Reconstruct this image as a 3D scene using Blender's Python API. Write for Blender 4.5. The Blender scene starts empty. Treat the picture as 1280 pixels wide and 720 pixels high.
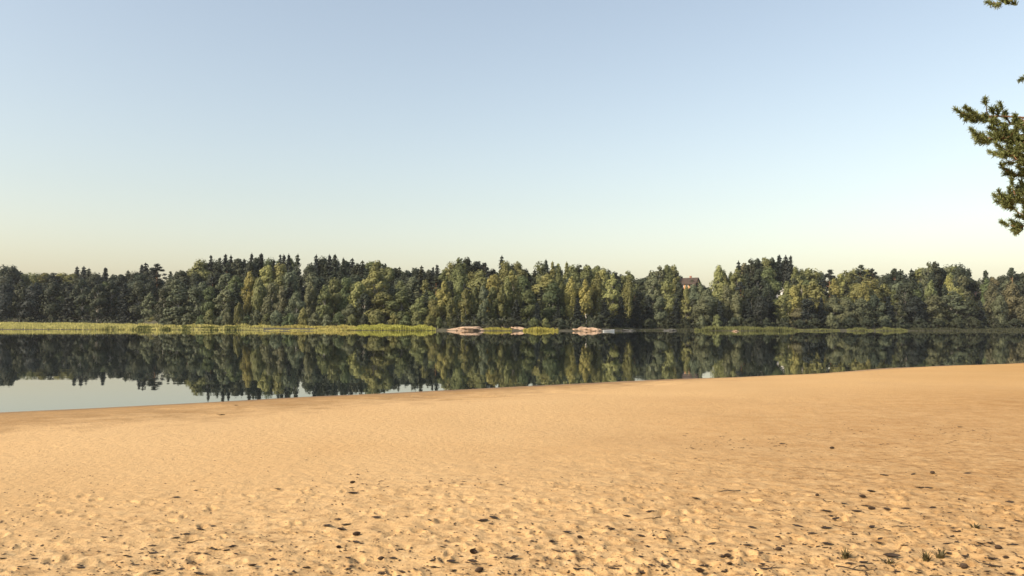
import bpy, bmesh, math, random
import numpy as np
from mathutils import Vector, Matrix

# ------------------------------------------------------------------ camera, sky, sun
S = bpy.context.scene
COL = S.collection
FPX = 1005.0                      # focal length in photo pixels (photo 1280 x 720)
CAM_H = 2.0
PITCH = math.atan((404.0 - 360.0) / FPX)
ROLL = 4.0 / 1280.0
CR = Matrix.Rotation(math.pi / 2 + PITCH, 3, 'X') @ Matrix.Rotation(ROLL, 3, 'Z')
cd = bpy.data.cameras.new('camera')
cam = bpy.data.objects.new('camera', cd)
COL.objects.link(cam)
cam.matrix_world = Matrix.Translation((0, 0, CAM_H)) @ CR.to_4x4()
cd.sensor_width = 36.0
cd.lens = 36.0 * FPX / 1280.0
cd.clip_start = 0.1
cd.clip_end = 6000
S.camera = cam

SUN_EL = math.radians(35)
SUN_AZ = math.radians(-119)       # measured from the view direction (+Y) clockwise: left and a little behind
W = bpy.data.worlds.new('World')
S.world = W
W.use_nodes = True
wn = W.node_tree.nodes
sky = wn.new('ShaderNodeTexSky')
sky.sky_type = 'NISHITA'
sky.sun_disc = False
sky.sun_elevation = SUN_EL
sky.sun_rotation = SUN_AZ
sky.altitude = 0
sky.air_density = 1.35
sky.dust_density = 2.2
sky.ozone_density = 0.1
wn['Background'].inputs['Strength'].default_value = 0.143
hs = wn.new('ShaderNodeHueSaturation')
hs.inputs['Saturation'].default_value = 0.80
wb = wn.new('ShaderNodeMix'); wb.data_type = 'RGBA'; wb.blend_type = 'MULTIPLY'
wb.inputs[0].default_value = 1.0
wb.inputs[7].default_value = (0.975, 0.945, 0.925, 1)      # warm white balance
W.node_tree.links.new(sky.outputs[0], hs.inputs['Color'])
W.node_tree.links.new(hs.outputs[0], wb.inputs[6])
W.node_tree.links.new(wb.outputs[2], wn['Background'].inputs['Color'])

sd = bpy.data.lights.new('sun', 'SUN')
sun = bpy.data.objects.new('sun', sd)
COL.objects.link(sun)
sd.energy = 4.2
sd.angle = math.radians(0.6)
sd.color = (1.0, 0.83, 0.60)
to_sun = Vector((math.sin(SUN_AZ) * math.cos(SUN_EL), math.cos(SUN_AZ) * math.cos(SUN_EL), math.sin(SUN_EL)))
sun.rotation_euler = to_sun.to_track_quat('Z', 'Y').to_euler()

S.view_settings.view_transform = 'Standard'
S.view_settings.look = 'None'
S.view_settings.gamma = 1
S.view_settings.use_curve_mapping = False
S.view_settings.exposure = 0.56
S.render.engine = 'CYCLES'
S.cycles.use_denoising = True
S.cycles.max_bounces = 6
S.cycles.transparent_max_bounces = 8

random.seed(7)
RNG = np.random.default_rng(11)


def ray(px, py):
    v = CR @ Vector(((px - 640) / FPX, (360 - py) / FPX, -1.0))
    return v


def at(px, py, Y):
    """point on the sight line of a photo pixel, Y metres ahead"""
    v = ray(px, py)
    return Vector((0, 0, CAM_H)) + v * (Y / v.y)


def px_of(x, y):
    return 640 + FPX * x / np.maximum(y, 1e-3)


# ------------------------------------------------------------------ noise and ground heights
def _hash(ix, iy, seed):
    n = (ix.astype(np.int64) * 374761393 + iy.astype(np.int64) * 668265263 + seed * 1442695041) & 0x7fffffff
    n = ((n ^ (n >> 13)) * 1274126177) & 0x7fffffff
    n = (n ^ (n >> 16)) & 0xffff
    return n / 65535.0


def vnoise(x, y, seed=0):
    x0 = np.floor(x); y0 = np.floor(y)
    fx = x - x0; fy = y - y0
    fx = fx * fx * fx * (fx * (fx * 6 - 15) + 10); fy = fy * fy * fy * (fy * (fy * 6 - 15) + 10)
    a = _hash(x0, y0, seed); b = _hash(x0 + 1, y0, seed); c = _hash(x0, y0 + 1, seed); d = _hash(x0 + 1, y0 + 1, seed)
    return (a * (1 - fx) + b * fx) * (1 - fy) + (c * (1 - fx) + d * fx) * fy - 0.5


PSH = (-11.5, 18.1)
USH = np.array([27.2 + 11.5, 42.8 - 18.1]); USH = USH / np.linalg.norm(USH)
NSH = np.array([USH[1], -USH[0]])


def smooth(a, b, t):
    t = np.clip((t - a) / (b - a), 0, 1)
    return t * t * (3 - 2 * t)


def beach_base(x, y):
    x = np.asarray(x, float); y = np.asarray(y, float)
    d = (x - PSH[0]) * NSH[0] + (y - PSH[1]) * NSH[1]
    u = (x - PSH[0]) * USH[0] + (y - PSH[1]) * USH[1]
    d = d + 0.9 * vnoise(u / 9.0, u * 0 + 3.1, 5) + 0.35 * vnoise(u / 2.3, u * 0 + 1.7, 6)
    z = np.where(d > 0, 0.55 * (1 - np.exp(-d / 9.0)) / (1 - math.exp(-21.4 / 9.0)) + 0.012 * np.maximum(d - 20, 0), 0.075 * d)
    z = z + 0.10 * np.exp(-((d - 9 - 0.03 * u) / 1.6) ** 2) * smooth(22, 40, u)      # low ridge across the right half
    return np.maximum(z, -2.5), d


DENTS = []


def make_dents():
    r = random.Random(3)
    for i in range(4200):
        rr = 3.6 * math.exp(r.random() * math.log(30 / 3.6))
        a = r.uniform(-0.72, 0.72)
        x, y = rr * math.sin(a), rr * math.cos(a)
        keep = (1.0 if a > -0.1 else 0.55) if y < 7.0 + 3.0 * a else (0.55 if y < 11 + 3 * a else 0.22)
        if r.random() > keep:
            continue
        DENTS.append((x, y, r.uniform(0.03, 0.085), r.uniform(0.02, 0.045), r.uniform(0, math.pi), r.uniform(0.004, 0.022) * (1 if y < 7.5 else 0.22)))


make_dents()


def beach_heights(X, Y, R=None, A=None):
    z, d = beach_base(X, Y)
    dist = np.hypot(X, Y)
    land = smooth(0.3, 3.0, d)
    tramp = 0.15 + 0.85 * smooth(10.5, 5.5, dist - 2.5 * X / np.maximum(dist, 1))
    z = z + land * (0.10 * vnoise(X / 7, Y / 7, 1) + 0.045 * vnoise(X / 1.9, Y / 1.9, 2))
    z = z + land * tramp * (0.018 * vnoise(X / 0.42, Y / 0.42, 3) + 0.019 * vnoise(X / 0.15, Y / 0.15, 4) + 0.016 * vnoise(X / 0.08, Y / 0.08, 9))
    wetb = smooth(8.0, 2.0, d) * smooth(14, -2, X) * land
    z = z + wetb * 0.05 * vnoise(X / 0.7, Y / 0.35, 8)
    return z


def dents_apply(X, Y, Z, rad, ang):
    for (x, y, a, b, th, dep) in DENTS:
        rr = math.hypot(x, y); aa = math.atan2(x, y); m = a * 2.4
        i0, i1 = np.searchsorted(rad, [rr - m, rr + m]); j0, j1 = np.searchsorted(ang, [aa - m / rr, aa + m / rr])
        if i1 - i0 < 2 or j1 - j0 < 2:
            continue
        dx = X[i0:i1, j0:j1] - x; dy = Y[i0:i1, j0:j1] - y
        c, s = math.cos(th), math.sin(th)
        q = ((dx * c + dy * s) / a) ** 2 + ((-dx * s + dy * c) / b) ** 2
        Z[i0:i1, j0:j1] += -dep * np.exp(-q * 1.3) + 0.5 * dep * np.exp(-((np.sqrt(q) - 1.45) / 0.4) ** 2)


# far shore: distance of the waterline and of the forest front, by bearing
def ys(px):
    return np.interp(px, [-400, 0, 540, 560, 760, 800, 900, 1100, 1280, 1700], [205, 205, 210, 208, 210, 235, 230, 246, 265, 300])


def fs(px):
    return np.interp(px, [-400, 0, 180, 205, 540, 560, 750, 790, 900, 1100, 1280, 1700], [300, 300, 296, 232, 222, 216, 217, 246, 246, 256, 274, 310])


def hill_z(x, y):
    x = np.asarray(x, float); y = np.asarray(y, float)
    p = px_of(x, y)
    s = y - ys(p)
    z = np.where(s > 0, 0.12 + 0.4 * smooth(0, 8, s), -2.6 + 2.7 * smooth(-12, 0, s))
    z = z + 0.125 * np.clip(y - fs(p), 0, 110) + 0.02 * np.clip(y - fs(p) - 110, 0, 500)
    z = z + smooth(5, 40, s) * 1.2 * vnoise(x / 25, y / 25, 31)
    return z


# ------------------------------------------------------------------ mesh and material helpers
def link_mesh(name, verts, faces, mat, parent=None, smooth_shade=False):
    me = bpy.data.meshes.new(name)
    me.from_pydata(verts, [], faces)
    if mat is not None:
        me.materials.append(mat)
    if smooth_shade:
        me.polygons.foreach_set('use_smooth', [True] * len(me.polygons))
    me.update()
    o = bpy.data.objects.new(name, me)
    COL.objects.link(o)
    o.parent = parent
    return o


def np_mesh(name, V, F, mat, parent=None, smooth_shade=False):
    """V (n,3) array, F (m,k) array"""
    me = bpy.data.meshes.new(name)
    n, (m, k) = len(V), F.shape
    me.vertices.add(n); me.vertices.foreach_set('co', np.ascontiguousarray(V, dtype=np.float32).ravel())
    me.loops.add(m * k); me.loops.foreach_set('vertex_index', np.ascontiguousarray(F, dtype=np.int32).ravel())
    me.polygons.add(m)
    me.polygons.foreach_set('loop_start', np.arange(0, m * k, k, dtype=np.int32))
    me.polygons.foreach_set('loop_total', np.full(m, k, dtype=np.int32))
    if smooth_shade:
        me.polygons.foreach_set('use_smooth', np.ones(m, dtype=bool))
    me.materials.append(mat)
    me.update(); me.validate()
    o = bpy.data.objects.new(name, me)
    COL.objects.link(o)
    o.parent = parent
    return o


def empty(name, loc, rz=0.0):
    o = bpy.data.objects.new(name, None)
    COL.objects.link(o)
    o.location = loc
    o.rotation_euler = (0, 0, rz)
    o.empty_display_size = 0.3
    return o


def tag(o, label=None, cat=None, group=None, kind=None):
    if label: o['label'] = label
    if cat: o['category'] = cat
    if group: o['group'] = group
    if kind: o['kind'] = kind
    return o


def copy_tree(o, parent=None):
    c = o.copy(); COL.objects.link(c)
    c.parent = parent
    for ch in o.children:
        copy_tree(ch, c)
    return c


class G:
    """tiny node-graph helper"""
    def __init__(s, name):
        s.m = bpy.data.materials.new(name); s.m.use_nodes = True
        s.t = s.m.node_tree; s.b = s.t.nodes['Principled BSDF']; s.out = s.t.nodes['Material Output']

    def n(s, kind, **kw):
        nd = s.t.nodes.new('ShaderNode' + kind)
        for k, v in kw.items():
            if k.startswith('i_'):
                nd.inputs[k[2:].replace('_', ' ')].default_value = v
            else:
                setattr(nd, k, v)
        return nd

    def l(s, a, b):
        s.t.links.new(a, b)

    def noise(s, vec, scale, detail=3, rough=0.55):
        nd = s.n('TexNoise', i_Scale=scale, i_Detail=detail, i_Roughness=rough)
        if vec is not None: s.l(vec, nd.inputs['Vector'])
        return nd.outputs['Fac']

    def ramp(s, fac, stops):
        r = s.n('ValToRGB'); e = r.color_ramp.elements
        while len(e) < len(stops): e.new(0.5)
        for el, (p, c) in zip(e, stops):
            el.position = p; el.color = (c[0], c[1], c[2], 1) if len(c) == 3 else c
        s.l(fac, r.inputs[0])
        return r.outputs['Color']

    def math(s, op, a, b=None, c=None, clamp=False):
        nd = s.n('Math', operation=op, use_clamp=clamp)
        for i, v in enumerate((a, b, c)):
            if v is None: continue
            if isinstance(v, (int, float)): nd.inputs[i].default_value = v
            else: s.l(v, nd.inputs[i])
        return nd.outputs[0]

    def mix(s, fac, a, b, mode='MIX'):
        nd = s.n('Mix', data_type='RGBA', blend_type=mode)
        for i, v in ((0, fac), (6, a), (7, b)):
            if isinstance(v, (int, float)): nd.inputs[i].default_value = v
            elif isinstance(v, tuple): nd.inputs[i].default_value = (*v, 1)
            else: s.l(v, nd.inputs[i])
        return nd.outputs[2]

    def bump(s, h, strength, dist, normal=None):
        nd = s.n('Bump', i_Strength=strength, i_Distance=dist)
        s.l(h, nd.inputs['Height'])
        if normal is not None: s.l(normal, nd.inputs['Normal'])
        return nd.outputs['Normal']


def simple(name, col, rough=0.7, var=0.25, scale=8.0, bump=0.0):
    g = G(name)
    tc = g.n('TexCoord')
    f = g.noise(tc.outputs['Object'], scale, 4)
    c2 = tuple(min(1, v * (1 + var)) for v in col); c1 = tuple(v * (1 - var) for v in col)
    g.l(g.ramp(f, [(0.3, c1), (0.7, c2)]), g.b.inputs['Base Color'])
    g.b.inputs['Roughness'].default_value = rough
    if bump:
        g.l(g.bump(f, 0.6, bump), g.b.inputs['Normal'])
    return g.m


def foliage_mat(name, trans=0.25, use_obj_color=True, col=(0.06, 0.08, 0.03), spread=0.16):
    g = G(name)
    oi = g.n('ObjectInfo')
    geo = g.n('NewGeometry')
    tc = g.n('TexCoord')
    base = oi.outputs['Color'] if use_obj_color else None
    f = g.noise(tc.outputs['Object'], 0.9 if use_obj_color else 6.0, 3)
    isl = geo.outputs['Random Per Island']
    v = g.math('MULTIPLY_ADD', isl, spread, g.math('MULTIPLY_ADD', f, 0.9, 0.55 - spread / 2))
    if base is None:
        rgb = g.n('RGB'); rgb.outputs[0].default_value = (*col, 1); base = rgb.outputs[0]
    cc = g.n('VectorMath', operation='SCALE')
    g.l(base, cc.inputs[0]); g.l(v, cc.inputs['Scale'])
    c = cc.outputs[0]
    g.l(c, g.b.inputs['Base Color'])
    g.b.inputs['Roughness'].default_value = 0.65
    g.b.inputs['Specular IOR Level'].default_value = 0.25
    tr = g.n('BsdfTranslucent'); g.l(c, tr.inputs['Color'])
    mx = g.n('MixShader'); mx.inputs[0].default_value = trans
    g.l(g.b.outputs[0], mx.inputs[1]); g.l(tr.outputs[0], mx.inputs[2]); g.l(mx.outputs[0], g.out.inputs['Surface'])
    return g.m


# sand
def sand_material():
    g = G('sand')
    geo = g.n('NewGeometry'); P = geo.outputs['Position']
    sp = g.n('SeparateXYZ'); g.l(P, sp.inputs[0])
    d = g.math('ADD', g.math('MULTIPLY', g.math('SUBTRACT', sp.outputs[0], PSH[0]), float(NSH[0])),
               g.math('MULTIPLY', g.math('SUBTRACT', sp.outputs[1], PSH[1]), float(NSH[1])))
    big = g.noise(P, 0.22, 3); mid = g.noise(P, 1.6, 5, 0.65); fine = g.noise(P, 26, 5, 0.7); grain = g.noise(P, 160, 3, 0.8)
    base = g.ramp(big, [(0.3, (0.490, 0.312, 0.136)), (0.7, (0.590, 0.402, 0.200))])
    base = g.mix(g.math('MULTIPLY', g.math('SUBTRACT', mid, 0.35, clamp=True), 0.9), base, (0.56, 0.40, 0.206))
    base = g.mix(0.35, base, g.ramp(fine, [(0.28, (0.23, 0.125, 0.05)), (0.5, (0.42, 0.270, 0.122)), (0.75, (0.55, 0.385, 0.205))]))
    base = g.mix(0.22, base, g.ramp(grain, [(0.3, (0.21, 0.115, 0.045)), (0.7, (0.58, 0.40, 0.215))]))
    # fines: crumbled bark and leaf trodden into the upper, trampled sand
    zone = g.math('DIVIDE', g.math('SUBTRACT', g.math('ADD', d, g.math('MULTIPLY_ADD', g.noise(P, 0.5, 3), 7.0, -3.5)), 12.5), 5.0, clamp=True)
    mpf = g.n('Mapping'); mpf.inputs['Scale'].default_value = (0.8, 1.0, 1.0); mpf.inputs['Rotation'].default_value = (0, 0, 0.5)
    g.l(P, mpf.inputs[0])
    mott = g.noise(mpf.outputs[0], 11, 4, 0.62); mot2 = g.noise(mpf.outputs[0], 27, 3, 0.6)
    dk = g.math('MULTIPLY', g.math('MULTIPLY', g.math('SUBTRACT', mott, 0.50, clamp=True), 5.5, clamp=True), g.math('MULTIPLY', zone, 0.82))
    base = g.mix(dk, base, (0.215, 0.125, 0.052))
    dk2 = g.math('MULTIPLY', g.math('MULTIPLY', g.math('SUBTRACT', mot2, 0.60, clamp=True), 9.0, clamp=True), g.math('MULTIPLY', zone, 0.85))
    base = g.mix(dk2, base, (0.110, 0.060, 0.025))
    lt = g.math('MULTIPLY', g.math('MULTIPLY', g.math('SUBTRACT', 0.44, mott, clamp=True), 6.0, clamp=True), g.math('MULTIPLY', zone, 0.6))
    base = g.mix(lt, base, (0.62, 0.46, 0.26))
    # damp strip along the water, wide on the left
    wid = g.math('MULTIPLY_ADD', g.math('ADD', sp.outputs[0], 8.0), -0.40, 8.6)
    wid = g.math('MAXIMUM', wid, 0.7)
    wet = g.math('DIVIDE', g.math('SUBTRACT', g.math('ADD', wid, g.math('ADD', g.math('MULTIPLY_ADD', mid, 9.0, -4.5), g.math('MULTIPLY_ADD', fine, 4.0, -2.0))), d), 4.0, clamp=True)
    wet = g.math('MULTIPLY', wet, g.math('MULTIPLY_ADD', mid, 0.9, 0.45), clamp=True)
    col = g.mix(wet, base, g.mix(1.0, base, (0.60, 0.55, 0.47), 'MULTIPLY'))
    orange = g.math('MULTIPLY', g.math('DIVIDE', sp.outputs[0], 26.0, clamp=True), g.math('DIVIDE', g.math('SUBTRACT', 26.0, d), 14.0, clamp=True))
    col = g.mix(g.math('MULTIPLY', orange, g.math('MULTIPLY_ADD', mid, 0.8, 0.6), clamp=True), col, g.mix(1.0, col, (0.82, 0.72, 0.50), 'MULTIPLY'))
    dp = g.n('VectorMath', operation='DISTANCE'); g.l(P, dp.inputs[0]); dp.inputs[1].default_value = (11.2, 10.0, 0.6)
    browner = g.math('MULTIPLY', g.math('DIVIDE', g.math('SUBTRACT', 12.5, dp.outputs['Value']), 6.0, clamp=True), g.math('MULTIPLY_ADD', g.noise(P, 2.6, 5, 0.7), 2.4, -0.6), clamp=True)
    col = g.mix(browner, col, g.mix(1.0, col, (0.74, 0.66, 0.56), 'MULTIPLY'))      # sand darker and browner towards the pine, in patches
    edge = g.math('SUBTRACT', 1.0, g.math('DIVIDE', g.math('ADD', d, g.math('MULTIPLY_ADD', mid, -2.4, 1.1)), 1.5), clamp=True)
    col = g.mix(edge, col, g.mix(1.0, col, (0.5, 0.46, 0.42), 'MULTIPLY'))
    g.l(col, g.b.inputs['Base Color'])
    g.l(g.math('MULTIPLY_ADD', edge, -0.4, 0.92), g.b.inputs['Roughness'])
    g.b.inputs['Specular IOR Level'].default_value = 0.2
    n1 = g.bump(g.noise(P, 9, 5, 0.65), 0.55, 0.045)
    n2 = g.bump(fine, 0.6, 0.016, n1)
    n3 = g.bump(grain, 0.4, 0.003, n2)
    g.l(n3, g.b.inputs['Normal'])
    return g.m


def water_material():
    g = G('lake_water')
    geo = g.n('NewGeometry')
    mp = g.n('Mapping'); mp.inputs['Scale'].default_value = (0.35, 1.0, 1.0)
    g.l(geo.outputs['Position'], mp.inputs[0])
    a = g.noise(mp.outputs[0], 0.35, 2); b = g.noise(mp.outputs[0], 2.2, 2)
    mp2 = g.n('Mapping'); mp2.inputs['Scale'].default_value = (0.008, 0.05, 1.0)
    g.l(geo.outputs['Position'], mp2.inputs[0])
    br = g.math('MULTIPLY', g.math('SUBTRACT', g.noise(mp2.outputs[0], 1.0, 3), 0.55, clamp=True), 6.0, clamp=True)   # breeze patches
    h = g.math('ADD', a, g.math('MULTIPLY', b, g.math('MULTIPLY_ADD', br, 1.1, 0.08)))
    g.b.inputs['Base Color'].default_value = (0.012, 0.017, 0.016, 1)
    g.b.inputs['Roughness'].default_value = 0.012
    g.b.inputs['IOR'].default_value = 1.7
    g.l(g.bump(h, 1.0, 0.003), g.b.inputs['Normal'])
    return g.m


M = {}
M['sand'] = sand_material()
M['water'] = water_material()
M['floor'] = simple('forest_floor', (0.045, 0.042, 0.022), 0.95, 0.5, 0.3)
M['meadow'] = simple('shore_grass', (0.10, 0.11, 0.035), 0.95, 0.4, 0.25)
M['leaf'] = foliage_mat('tree_foliage')
M['spruce'] = foliage_mat('spruce_foliage', 0.08)
M['bark'] = simple('grey_bark', (0.10, 0.085, 0.065), 0.9, 0.4, 3)
M['birch_bark'] = simple('birch_bark', (0.50, 0.47, 0.42), 0.8, 0.5, 2.5)
M['pine_bark'] = simple('pine_bark', (0.20, 0.11, 0.06), 0.9, 0.4, 6, 0.02)
M['needles'] = foliage_mat('pine_needles', 0.18, False, (0.138, 0.158, 0.058), 0.8)
M['reed'] = foliage_mat('reed_blades', 0.3, True, spread=0.5)
M['granite'] = simple('pink_granite', (0.33, 0.235, 0.160), 0.9, 0.55, 0.9, 0.15)
M['grey_rock'] = simple('grey_granite', (0.075, 0.075, 0.07), 0.85, 0.35, 1.2, 0.05)
M['orange_wall'] = simple('ochre_boards', (0.62, 0.33, 0.15), 0.8, 0.12, 1.0)
M['red_roof'] = simple('brown_roof_tiles', (0.052, 0.036, 0.028), 0.85, 0.25, 1.5)
M['white_wall'] = simple('white_boards', (0.78, 0.77, 0.74), 0.75, 0.06, 1.0)
M['pink_wall'] = simple('faded_red_boards', (0.50, 0.30, 0.25), 0.8, 0.12, 1.0)
M['grey_roof'] = simple('grey_roof_sheet', (0.16, 0.16, 0.165), 0.7, 0.15, 1.0)
M['glass'] = simple('window_glass', (0.03, 0.035, 0.04), 0.12, 0.1, 1.0)
M['trim'] = simple('white_trim', (0.78, 0.78, 0.76), 0.6, 0.04, 1.0)
M['brick'] = simple('chimney_brick', (0.28, 0.13, 0.09), 0.9, 0.2, 5)
M['boat'] = simple('white_boat_paint', (0.80, 0.80, 0.78), 0.35, 0.04, 3)
M['wood'] = simple('weathered_wood', (0.30, 0.22, 0.14), 0.8, 0.3, 6)
M['dry_leaf'] = simple('dry_leaf', (0.026, 0.014, 0.007), 0.8, 0.5, 25)
M['crumb'] = simple('leaf_crumbs', (0.062, 0.036, 0.018), 0.9, 0.6, 3)
M['cone'] = simple('cone_scales', (0.045, 0.026, 0.014), 0.85, 0.4, 60)
M['twig'] = simple('dead_twig', (0.035, 0.023, 0.014), 0.9, 0.4, 20)
M['stone'] = simple('dark_pebble', (0.10, 0.085, 0.07), 0.8, 0.3, 20)
M['tuft'] = foliage_mat('dune_grass', 0.2, False, (0.085, 0.068, 0.028), 0.8)

# ------------------------------------------------------------------ the setting: beach, lake, far hill
def build_beach():
    ang = np.concatenate([np.linspace(-math.pi, -0.80, 46)[:-1], np.linspace(-0.80, 0.80, 760), np.linspace(0.80, math.pi, 46)[1:]])
    rad = np.concatenate([np.linspace(0.3, 2.6, 14)[:-1], np.geomspace(2.6, 75, 720), np.geomspace(75, 420, 40)[1:]])
    A, R = np.meshgrid(ang, rad)
    X = R * np.sin(A); Y = R * np.cos(A)
    Z = beach_heights(X, Y)
    dents_apply(X, Y, Z, rad, ang)
    ni, nj = X.shape
    V = np.stack([X, Y, Z], -1).reshape(-1, 3)
    idx = np.arange(ni * nj).reshape(ni, nj)
    F = np.stack([idx[:-1, :-1], idx[:-1, 1:], idx[1:, 1:], idx[1:, :-1]], -1).reshape(-1, 4)
    zq = V[F][:, :, 2].max(1)
    F = F[zq > -1.2]
    c = np.array([[0, 0, float(Z[0].mean())]])
    V = np.vstack([V, c])
    o = np_mesh('beach', V, F[:, ::-1].copy(), M['sand'], None, True)
    tag(o, kind='structure')
    return X, Y, Z, rad, ang


BX, BY, BZ, BRAD, BANG = build_beach()


def sand_z(x, y):
    r = math.hypot(x, y); a = math.atan2(x, y)
    i = min(max(int(np.searchsorted(BRAD, r)), 1), len(BRAD) - 1); j = min(max(int(np.searchsorted(BANG, a)), 1), len(BANG) - 1)
    fi = (r - BRAD[i - 1]) / (BRAD[i] - BRAD[i - 1]); fj = (a - BANG[j - 1]) / (BANG[j] - BANG[j - 1])
    q = BZ[i - 1:i + 1, j - 1:j + 1]
    return float((q[0, 0] * (1 - fj) + q[0, 1] * fj) * (1 - fi) + (q[1, 0] * (1 - fj) + q[1, 1] * fj) * fi)


def on_sand(px, py):
    v = ray(px, py); t = (CAM_H - 0.5) / -v.z
    for _ in range(12):
        p = Vector((0, 0, CAM_H)) + v * t
        t *= (CAM_H - sand_z(p.x, p.y)) / max(CAM_H - p.z, 1e-3)
    p = Vector((0, 0, CAM_H)) + v * t
    return Vector((p.x, p.y, sand_z(p.x, p.y)))


lake = link_mesh('lake', [(-900, -60, 0), (900, -60, 0), (900, 700, 0), (-900, 700, 0)], [(0, 1, 2, 3)], M['water'])
tag(lake, kind='structure')


def build_far():
    xs = np.linspace(-520, 520, 210); yy = np.concatenate([np.linspace(150, 420, 110), np.linspace(424, 900, 30)])
    X, Y = np.meshgrid(xs, yy)
    Z = hill_z(X, Y)
    n, m = X.shape
    V = np.stack([X, Y, Z], -1).reshape(-1, 3)
    idx = np.arange(n * m).reshape(n, m)
    F = np.stack([idx[:-1, :-1], idx[:-1, 1:], idx[1:, 1:], idx[1:, :-1]], -1).reshape(-1, 4)
    F = F[V[F][:, :, 2].max(1) > -1.0]
    o = np_mesh('hill', V, F, M['floor'], None, True)
    tag(o, kind='structure')


build_far()
# ground far behind and to the sides of the beach, a sheet to the horizon
gr = link_mesh('ground', [(-3000, -3000, -3), (3000, -3000, -3), (3000, 3000, -3), (-3000, 3000, -3)], [(0, 1, 2, 3)], M['meadow'])
tag(gr, kind='structure')

# ------------------------------------------------------------------ the air over the lake
def build_haze():
    g = G('haze_air')
    g.t.nodes.remove(g.b)
    pv = g.n('VolumePrincipled')
    pv.inputs['Color'].default_value = (0.86, 0.91, 0.97, 1)
    pv.inputs['Density'].default_value = HAZE
    g.l(pv.outputs[0], g.out.inputs['Volume'])
    lo, hi = (-3100, -3100, -4.0), (3100, 3100, 45.0)
    V = [(x, y, z) for z in (lo[2], hi[2]) for y in (lo[1], hi[1]) for x in (lo[0], hi[0])]
    F = [(0, 2, 3, 1), (4, 5, 7, 6), (0, 1, 5, 4), (2, 6, 7, 3), (0, 4, 6, 2), (1, 3, 7, 5)]
    o = link_mesh('haze', V, F, g.m)
    tag(o, 'thin pale haze over the lake', 'haze', kind='stuff')


HAZE = 0.00008
build_haze()

# ------------------------------------------------------------------ tree models
def cards(P, N, size, rng, aspect=1.0, jitter=0.6):
    """quads centred on P facing N with jitter"""
    n = len(P)
    N = N + jitter * rng.normal(size=(n, 3)); N /= np.linalg.norm(N, axis=1, keepdims=True) + 1e-9
    T = np.cross(N, rng.normal(size=(n, 3))); T /= np.linalg.norm(T, axis=1, keepdims=True) + 1e-9
    B = np.cross(N, T)
    s = (size * rng.uniform(0.6, 1.35, n))[:, None] if np.isscalar(size) else (size * rng.uniform(0.7, 1.3, n))[:, None]
    a = T * s * 0.5; b = B * s * 0.5 * aspect
    bend = N * s * 0.12
    V = np.stack([P - a - b * 0.6, P + a * 0.7 - b + bend, P + a + b * 0.6, P - a * 0.7 + b + bend], 1).reshape(-1, 3)
    F = np.arange(4 * n).reshape(n, 4)
    return V, F


def tube_np(pts, radii, k=6):
    V = []; F = []
    pts = [np.array(p, float) for p in pts]
    for i, p in enumerate(pts):
        t = pts[min(i + 1, len(pts) - 1)] - pts[max(i - 1, 0)]; t /= np.linalg.norm(t) + 1e-9
        u = np.cross(t, [0.13, 0.97, 0.21]); u /= np.linalg.norm(u) + 1e-9; w = np.cross(t, u)
        for j in range(k):
            an = 2 * math.pi * j / k
            V.append(p + radii[i] * (math.cos(an) * u + math.sin(an) * w))
    for i in range(len(pts) - 1):
        for j in range(k):
            F.append((i * k + j, i * k + (j + 1) % k, (i + 1) * k + (j + 1) % k, (i + 1) * k + j))
    return V, F


class Acc:
    def __init__(s): s.V = []; s.F = []; s.n = 0
    def add(s, V, F):
        V = np.asarray(V, float); F = np.asarray(F, int)
        s.V.append(V); s.F.append(F + s.n); s.n += len(V)
    def build(s, name, mat, parent, sm=False):
        return np_mesh(name, np.vstack(s.V), np.vstack(s.F), mat, parent, sm)


HIDE = []


def proto(name):
    e = empty(name, (0, 0, -50)); HIDE.append(e)
    return e


def finish(root, trunk, crown, bark, leaf):
    trunk.build('trunk', bark, root, True)
    crown.build('crown', leaf, root)
    return root


def spruce(seed, w=0.19, dens=1.0, droop=0.35):
    """unit height 1"""
    rng = np.random.default_rng(seed); root = proto('spruce_tree')
    tr = Acc(); V, F = tube_np([(0, 0, -0.02), (0.002, 0, 0.3), (0, 0.002, 0.7), (0, 0, 0.985)], [0.014, 0.011, 0.006, 0.0015]); tr.add(V, F)
    cr = Acc(); PP = []; NN = []; SS = []
    nl = int(34 * dens)
    for i in range(nl):
        t = (i + rng.uniform(0, 0.8)) / nl
        z = 0.07 + 0.92 * t
        L = w * (1 - t) ** 0.58 * rng.uniform(0.75, 1.15) + 0.010
        nb = int(6 + 7 * (1 - t))
        for b in range(nb):
            a = rng.uniform(0, 2 * math.pi); l = L * rng.uniform(0.6, 1.15)
            k = int(4 + 11 * l / w)
            tt = np.linspace(0.12, 1, k)
            x = np.cos(a) * l * tt; y = np.sin(a) * l * tt; zz = z - droop * l * tt + 0.25 * droop * l * tt ** 3
            q = np.stack([x, y, zz], 1) + rng.normal(size=(k, 3)) * 0.006
            PP.append(q); NN.append(np.stack([np.cos(a) * np.ones(k) * 0.6, np.sin(a) * np.ones(k) * 0.6, np.full(k, 0.8)], 1)); SS.append(np.full(k, 0.036) * (0.75 + 0.5 * (1 - tt)))
            if b < 2 and i % 2 == 0:
                V, F = tube_np([(0, 0, z), (x[-1] * 0.9, y[-1] * 0.9, zz[-1])], [0.003, 0.001], 4); tr.add(V, F)
    tip = np.stack([rng.normal(size=8) * 0.006, rng.normal(size=8) * 0.006, np.linspace(0.93, 1.0, 8)], 1); PP.append(tip); NN.append(rng.normal(size=(8, 3))); SS.append(np.full(8, 0.026))
    V, F = cards(np.vstack(PP), np.vstack(NN), np.concatenate(SS), rng, 0.8, 0.45); cr.add(V, F)
    return finish(root, tr, cr, M['bark'], M['spruce'])


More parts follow.
